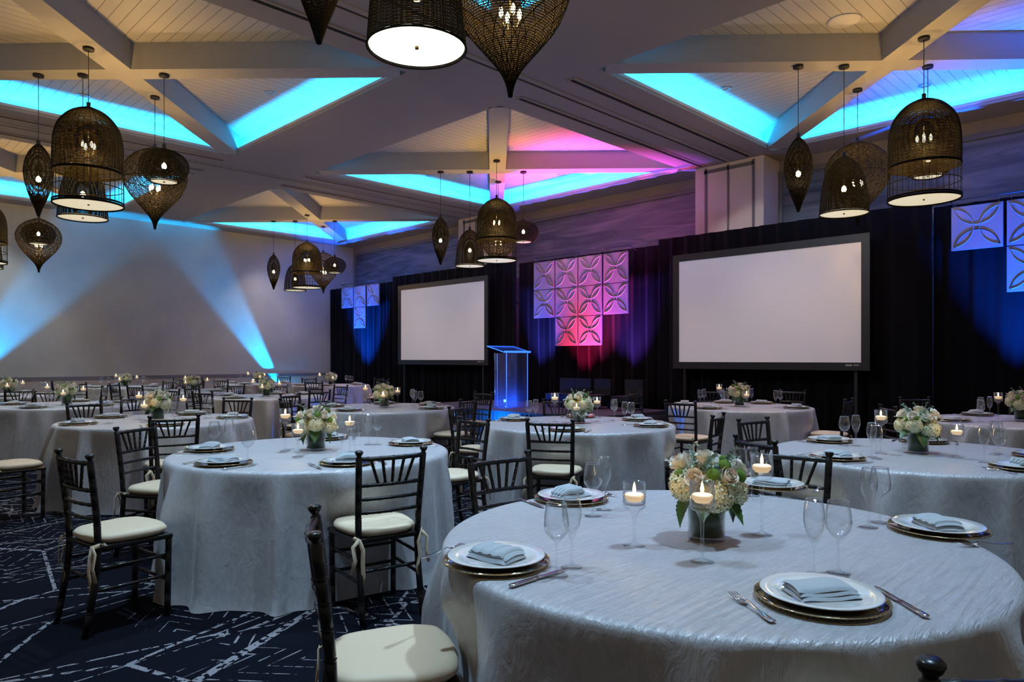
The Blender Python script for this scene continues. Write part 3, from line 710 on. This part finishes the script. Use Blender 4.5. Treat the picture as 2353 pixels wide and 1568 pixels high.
# ------------------------------------------------------------------ tableware
g=M(); g.lathe([(0,.0),(.10,0),(.12,.003),(.163,.012),(.163,.015),(.118,.007),(0,.005)],48); r=empty('charger_plate'); dish=g.build('glass_dish',MT['charger'],r)
g=M()
ring(g,.163,.0135,.0018,64,sides=4)
for k in range(64): a=2*PI*k/64; g.box((.163*math.cos(a),.163*math.sin(a),.0135),(.0038,.0042,.0045),a)
g.build('beaded_rim',MT['rim'],dish); CHG=Proto(r)
g=M(); g.lathe([(0,.002),(.085,.0),(.09,.004),(.105,.010),(.148,.020),(.150,.022),(.147,.024),(.104,.015),(.095,.010),(0,.009)],48); PL=Proto(g.build('dinner_plate',MT['plate']))
def napkin(style):
    g=M()
    def slab(w,d,z0,t,bow,tw=0,ox=0,oy=0):
        n=9
        n=15
        def ee(q): q=abs(2*q-1); return (1-q**7)
        def top(u,v):
            u_=.5+.5*math.copysign(abs(2*u-1)**.7,2*u-1); v_=.5+.5*math.copysign(abs(2*v-1)**.7,2*v-1)
            x=(u_-.5)*w*(1+.03*math.sin(v*5+tw)); y=(v_-.5)*d; return (x+ox,y+oy,z0+.0008+t*ee(u_)**.5*ee(v_)**.5+bow*math.cos((v_-.5)*PI)*.6+.002*math.sin(u*9+tw))
        def edge(u,v,zz): p=top(u,v); return (p[0],p[1],min(p[2]-.0007,z0+bow*math.cos((v-.5)*PI)*.55))
        g.grid(top,n,n); g.grid(lambda u,v:edge(1-u,v,t),n,n)
    if style==0:   # flat long fold with layered front edge
        slab(.165,.108,.0,.010,.002); slab(.160,.102,.009,.009,.006,1,.0,.003); slab(.158,.094,.018,.008,.010,2,-.003,.005)
    elif style==1: # pouch with three pleats
        slab(.155,.11,.0,.014,.004); slab(.15,.10,.012,.010,.010,1,0,.004)
        for k in range(3): slab(.046,.106,.020,.008,.011,k,-.042+.042*k,.005)
    else:          # loose stack of soft folds
        slab(.17,.10,.0,.012,.006)
        for k in range(4):
            pts=[(-.08+.012*k,-.04+.025*k,.02),(-.02,-.042+.027*k,.034),(.05,-.04+.024*k,.030),(.085,-.03+.02*k,.018)]
            g.tube(pts,[.006,.013,.012,.006],8)
    return g
NP=[Proto(napkin(s).build('napkin',MT['napkin'])) for s in range(3)]
for p in NP: auto(p.o,40)
def cutlery_profile(pts,wid,thk,t0=.0):
    g=M(); vs=[]
    for (y,z),w,t in zip(pts,wid,thk):
        vs+= [(-w,y,z),(0,y,z-t*.5),(w,y,z),(w*.7,y,z+t),(-w*.7,y,z+t)]
    n=len(pts); fs=[tuple(range(5))[::-1],tuple(range(5*(n-1),5*n))]
    for i in range(n-1):
        for q in range(5): fs.append((5*i+q,5*i+(q+1)%5,5*i+5+(q+1)%5,5*i+5+q))
    g.add(vs,fs); return g
r=empty('dinner_fork'); g=cutlery_profile([(-.10,.004),(-.095,.004),(-.07,.004),(-.03,.006),(.0,.010),(.025,.013),(.035,.008),(.05,.005)],[.006,.011,.010,.005,.003,.0035,.011,.0125],[.002]*8); hd=g.build('handle',MT['steel'],r)
for k in range(4):
    x=-.0102+.0068*k; g=M(); g.tube([(x,.046,.005),(x,.07,.005),(x,.10,.011)],[.0022,.0019,.001],6); g.build('tine',MT['steel'],hd)
FK=Proto(r)
r=empty('dinner_knife'); cutlery_profile([(-.115,.004),(-.11,.004),(-.08,.004),(-.03,.004),(.0,.004)],[.004,.0095,.009,.0075,.006],[.004]*5).build('handle',MT['steel'],r)
cutlery_profile([(.0,.004),(.01,.004),(.06,.004),(.10,.004),(.118,.004)],[.006,.009,.010,.008,.001],[.0015]*5).build('blade',MT['steel'],r); KN=Proto(r)
def shell(prof,th=.0012):
    return prof
wine=[(.034,0),(.034,.002),(.012,.005),(.005,.010),(.0038,.03),(.0036,.085),(.006,.098),(.020,.110),(.034,.128),(.038,.148),(.0355,.175),(.030,.205),(.0295,.212),(.029,.205),(.0345,.175),(.037,.148),(.033,.129),(.019,.112),(0,.104)]
flute=[(.033,0),(.033,.002),(.012,.005),(.005,.010),(.0038,.03),(.0036,.075),(.006,.088),(.014,.104),(.024,.128),(.030,.155),(.030,.180),(.025,.210),(.0225,.222),(.022,.217),(.0245,.208),(.029,.180),(.029,.155),(.023,.129),(0,.096)]
WG=Proto(M().lathe(wine,32,cap=True).build('wine_glass',MT['glass'])); FG=Proto(M().lathe(flute,32,cap=True).build('flute_glass',MT['glass']))
def candle(h):
    r=empty('candle_holder'); c=h-.085
    prof=[(.037,0),(.037,.002),(.015,.006),(.006,.015),(.005,.04),(.0055,c-.05),(.009,c-.03),(.020,c-.008),(.032,c-.004),(.0375,c+.003),(.0385,c+.012),(.0385,h),(.0365,h),(.0365,c+.014),(.033,c+.008),(0,c+.006)]
    M().lathe(prof,32,cap=True).build('glass_cup',MT['glass'],r)
    M().lathe([(0,c+.008),(.034,c+.010),(.036,c+.018),(.036,c+.036),(0,c+.036)],24).build('water',MT['water'],r); return r
CANH=[.215,.25,.29]; CND=[Proto(candle(h)) for h in CANH]
r=empty('floating_candle'); M().lathe([(0,-.016),(.022,-.014),(.032,-.002),(.033,.008),(.028,.012),(.010,.010),(0,.010)],24).build('wax_body',MT['wax'],r); wx=r.children[0]
M().lathe([(0,.012),(.0045,.018),(.006,.026),(.004,.038),(0,.052)],10).build('flame',MT['flame'],wx)
M().tube([(0,0,.008),(0,0,.020)],.0008,5).build('wick',MT['black'],wx); FC=Proto(r)
# ------------------------------------------------------------------ flowers
rn=random.Random(5)
def rose():
    g=M()
    for ly,(n,rad,op,hh) in enumerate(((3,.008,.0,.034),(4,.014,.04,.038),(5,.020,.12,.038),(6,.026,.28,.034))):
        for k in range(n):
            a0=2*PI*(k+.37*ly)/n; wa=2*PI/n*1.45
            def fn(u,v,a0=a0,wa=wa,rad=rad,op=op,hh=hh):
                a=a0+(u-.5)*wa; q=rad*(.45+.55*math.sin(min(v*1.25,1)*PI/2))+rad*op*v**3*1.0; z=-.012+(hh+.012)*v*(1-.25*(2*u-1)**2*v)-op*.010*v**4*2; q+=.0012*math.sin(u*PI)
                return (q*math.cos(a),q*math.sin(a),z)
            g.grid(fn,6,6)
    return g
def hydra(seed):
    rr=random.Random(seed); g=M(); n=95
    for k in range(n):
        z=1-2*(k+.5)/n; q=math.sqrt(1-z*z); a=k*2.39996; d=Vector((q*math.cos(a),q*math.sin(a),z)); rad=.050*(1+rr.uniform(-.08,.08))
        rot=d.to_track_quat('Z','Y').to_matrix().to_4x4(); mt=Matrix.Translation(d*rad)@rot@Matrix.Rotation(rr.random()*6,4,'Z'); s=.0115*rr.uniform(.85,1.2)
        vs=[(0,0,0)]; fs=[]
        for p in range(4):
            aa=p*PI/2; o=len(vs); vs+= [(s*.55*math.cos(aa-.65),s*.55*math.sin(aa-.65),.002),(s*1.1*math.cos(aa-.35),s*1.1*math.sin(aa-.35),.004),(s*1.2*math.cos(aa),s*1.2*math.sin(aa),.001),(s*1.1*math.cos(aa+.35),s*1.1*math.sin(aa+.35),.004),(s*.55*math.cos(aa+.65),s*.55*math.sin(aa+.65),.002)]
            fs+= [(0,o,o+1,o+2),(0,o+2,o+3,o+4)]
        g.add([mt@Vector(v) for v in vs],fs)
    g.lathe([(0,-.042),(.03,-.03),(.043,0),(.03,.03),(0,.042)],12); return g
def leafm(L,W_,serr=0,droop=.3):
    g=M(); n=9
    def fn(u,v):
        w=W_*math.sin(PI*min(1,v*.96+.04)**.8)*(1+serr*(.12 if int(v*16)%2 else -.06)); x=(u-.5)*2*w
        return (x,v*L,-droop*L*v*v+abs(x)*.35)
    g.grid(fn,5,17); return g
def sprig(n,L,lw,ll,seed,opp=True):
    rr=random.Random(seed); g=M(); pts=[Vector((.02*math.sin(t*2.2+seed)*t,.0+.35*L*t*t,L*t)) for t in [k/8 for k in range(9)]]; g.tube(pts,.0012,4)
    for k in range(n):
        t=.25+.75*k/n; i=min(int(t*8),7); p=pts[i]+(pts[i+1]-pts[i])*(t*8-i)
        for sd in ((-1,1) if opp else (rr.choice((-1,1)),)):
            lf=leafm(ll*(1.15-.5*t),lw*(1.15-.5*t),0,.15); mt=Matrix.Translation(p)@Matrix.Rotation(rr.uniform(-.5,.5)+k*1.2+(PI if sd>0 else 0),4,'Z')@Matrix.Rotation(R(rr.uniform(25,60)),4,'X'); g.merge(lf,mt)
    return g
ROSE=rose(); HY=[hydra(1),hydra(2)]
def button():
    g=M(); g.lathe([(0,-.012),(.010,-.010),(.016,-.005),(.019,.001),(.017,.007),(.012,.012),(.006,.014),(0,.0145)],28,wob=lambda a,z:1+.10*math.sin(14*a+z*900)); return g
def arrangement(seed):
    rr=random.Random(seed); r=empty('flower_arrangement')
    M().lathe([(.063,0),(.063,.135),(.060,.135),(.060,.014),(0,.013)],36).build('vase',MT['vase'],r)
    M().lathe([(0,.016),(.0585,.016),(.0585,.120),(0,.120)],36).build('leaf_lining',MT['wrap'],r)
    c=Vector((0,0,.175))
    def put(g,nm,mt_,d,rad,roll=0,sc=1):
        d=Vector(d).normalized(); q=d.to_track_quat('Z','Y').to_matrix().to_4x4(); h=M(); h.merge(g,Matrix.Translation(c+d*rad)@q@Matrix.Rotation(roll,4,'Z')@Matrix.Scale(sc,4)); return h.build(nm,mt_,r)
    th0=rr.random()*6
    for k in range(5): 
        a=th0+2*PI*k/5+rr.uniform(-.15,.15); put(HY[k%2],'hydrangea',MT['hydrangea'],(math.cos(a),math.sin(a),rr.uniform(-.15,.25)),.088,rr.random()*6,rr.uniform(.95,1.15))
    put(HY[0],'hydrangea',MT['hydrangea'],(.1,.1,1),.04,0,1.1)
    for k in range(7):
        a=th0+.6+2*PI*k/6; el=rr.uniform(.45,1.0) if k<6 else 6; put(ROSE,'rose',MT['rose'],(math.cos(a),math.sin(a),el),.112 if k<6 else .10,rr.random()*6,rr.uniform(.95,1.2))
    for k in range(8):
        a=th0+.2+2*PI*k/8+rr.uniform(-.3,.3); put(button(),'green_button_flower',MT['button'],(math.cos(a),math.sin(a),rr.uniform(.3,1.1)),.128,0,rr.uniform(.8,1.2))
    for k in range(6):
        a=th0+2*PI*k/6+rr.uniform(-.2,.2); lf=leafm(.105,.036,1,.5); h=M(); h.merge(lf,Matrix.Translation((.055*math.cos(a),.055*math.sin(a),.15))@Matrix.Rotation(a-PI/2,4,'Z')@Matrix.Rotation(R(rr.uniform(-45,5)),4,'X')); h.build('broad_leaf',MT['leaf'],r)
    for k in range(7):
        a=th0+.9*k; h=M(); h.merge(leafm(.08,.028,1,.3),Matrix.Translation((.05*math.cos(a),.05*math.sin(a),.20))@Matrix.Rotation(a-PI/2,4,'Z')@Matrix.Rotation(R(rr.uniform(20,60)),4,'X')); h.build('leaf',MT['leaf'],r)
    for k in range(5):
        a=th0+1.7*k; h=M(); h.merge(sprig(9,.16,.010,.022,k),Matrix.Translation((.03*math.cos(a),.03*math.sin(a),.20))@Matrix.Rotation(a,4,'Z')@Matrix.Rotation(R(rr.uniform(-35,-8)),4,'X')); h.build('eucalyptus_sprig',MT['euc'],r)
    for k in range(5):
        a=th0+.8+1.3*k; h=M(); h.merge(sprig(6,.15,.006,.032,k+9),Matrix.Translation((.05*math.cos(a),.05*math.sin(a),.18))@Matrix.Rotation(a,4,'Z')@Matrix.Rotation(R(rr.uniform(-60,-25)),4,'X')); h.build('pale_sprig',MT['dry'],r)
    return r
ARR=[Proto(arrangement(s)) for s in (11,12,13)]
# ------------------------------------------------------------------ lay the tables
ANG={'T1':[-127,165,79,13,-43],'T2':[-165,134,-103,-15,52],'T3':[180,111,43,-25,-103],'T4':[138,-133,66,-6,-70],'T5':[125,-160,-70,-5,55],'T6':[106,-149,-72,-17,38],
 'T7':[177,-80,43,3,112],'T8':[70,157,-119,-60,12],'T9':[43,137,-145,-70,-10],'T10':[122,-155,-85,5,50],'T11':[0,-50,-130,80,165],'T12':[-160,138,-75,70,5],'T13':[15,-60,-155,170,85],'T14':[132,-140,45,-50,-5],'T15':[-100,-28,60,130,-160]}
def pol(t,r,d): return (T[t][0]+r*math.cos(R(d)),T[t][1]+r*math.sin(R(d)),TT)
VP={'T1':(2.22,1.26),'T2':(2.48,4.39)}
def P(px,py,h):
    Z=1620*(CAM_H-h)/(py-825); r_=(px-1176)*Z/1620; return ((Z+r_)/S2,(Z-r_)/S2,h)
XG={('T1',-127):(P(1926,1318,TOP),P(1870,1322,TOP)),('T1',165):(P(1278,1325,TOP),P(1313,1305,TOP)),('T1',79):(P(1362,1187,TOP),P(1388,1173,TOP)),('T1',-43):(P(2022,1202,TOP),P(1996,1213,TOP)),
    ('T2',134):(P(492,1043,TOP),P(526,1040,TOP)),('T2',-165):(P(569,1070,TOP),None),('T2',-103):(P(815,1045,TOP),P(785,1052,TOP)),('T2',-15):(P(866,1022,TOP),P(846,1022,TOP))}
CX={'T1':[P(1457,1255,TOP),P(1613,1292,TOP),P(1750,1230,TOP)],'T2':[P(684,1050,TOP),P(803,1041,TOP),P(655,1037,TOP)]}
WH={0:'shortest',1:'middle-height',2:'tallest'}
si=0
for t,angs in ANG.items():
    for q,d in enumerate(angs):
        x,y,z=pol(t,.725 if t=='T1' else .715,d); s=sector(t,x,y); nm=NAME[t]; ph=R(d)+PI/2     # local +y points to the table centre
        if t=='T1' and d==-127: x,y,_=P(1885,1383,TOP)
        if t=='T1' and d==165: x,y,_=P(1140,1296,TOP); ph+=.35
        if t=='T1' and d==79: x,y,_=P(1312,1150,TOP)
        if t=='T1' and d==-43: x,y,_=P(2155,1222,TOP)
        if t=='T1' and d==13: x,y,_=P(1772,1122,TOP)
        jit=random.Random(si).uniform(-.25,.25) if t!='T1' else 0; si+=1
        CHG.put((x,y,z),ph,'amber glass charger with beaded rim, %s setting of the %s'%(s,nm),'charger plate','charger plates')
        PL.put((x,y,z+.0065),ph,'white dinner plate on a charger, %s setting of the %s'%(s,nm),'plate','dinner plates')
        st=0 if (t=='T1' and d in(-127,13)) else (2 if (t=='T1' and d==79) else (1 if t=='T1' else si%3))
        NP[st].put((x,y,z+.0185),ph+jit,'folded grey-blue napkin on the plate, %s setting of the %s'%(s,nm),'napkin','folded napkins')
        # forks lie on the diner's left, knives on the right
        c,s_=math.cos(ph),math.sin(ph)
        def off(dx,dy): return (x+dx*c-dy*s_,y+dx*s_+dy*c,z+.001)
        FK.put(off(-.205,-.03),ph+.05,'steel dinner fork, %s setting of the %s'%(s,nm),'fork','dinner forks')
        KN.put(off(.195,-.04),ph-.1,'steel dinner knife, %s setting of the %s'%(s,nm),'knife','dinner knives')
        gx=XG.get((t,d),(off(.10,.22),off(.03,.26)))
        WG.put((*gx[0][:2],TT),0,'wine glass, %s setting of the %s'%(s,nm),'wine glass','wine glasses')
        if gx[1]: FG.put((*gx[1][:2],TT),0,'slim flute glass, %s setting of the %s'%(s,nm),'flute glass','flute glasses')
    vx,vy=VP.get(t,T[t])
    k=list(T).index(t); ARR[k%3].put((vx,vy,TT),k*1.3,'cream flowers in a leaf-lined glass vase on the %s'%NAME[t],'flower arrangement','table centrepieces')
    for k2 in range(3):
        if t in CX: cx_,cy_,_=CX[t][k2]
        else:
            aa=R([-125,15,-235][k2]+20*math.sin(k*5)); cx_,cy_=T[t][0]+.26*math.cos(aa),T[t][1]+.26*math.sin(aa)
        CND[k2].put((cx_,cy_,TT),0,'%s stemmed glass candle holder on the %s'%(WH[k2],NAME[t]),'candle holder','stemmed candle holders')
        FC.put((cx_,cy_,TOP+CANH[k2]-.085+.034),0,'lit floating candle in the %s holder on the %s'%(WH[k2],NAME[t]),'candle','floating candles')
        if t in ('T1','T2','T6','T8','T3','T5'): point('candle_light',(cx_,cy_,TOP+CANH[k2]-.085+.075),.55,(1,.55,.18),.008)
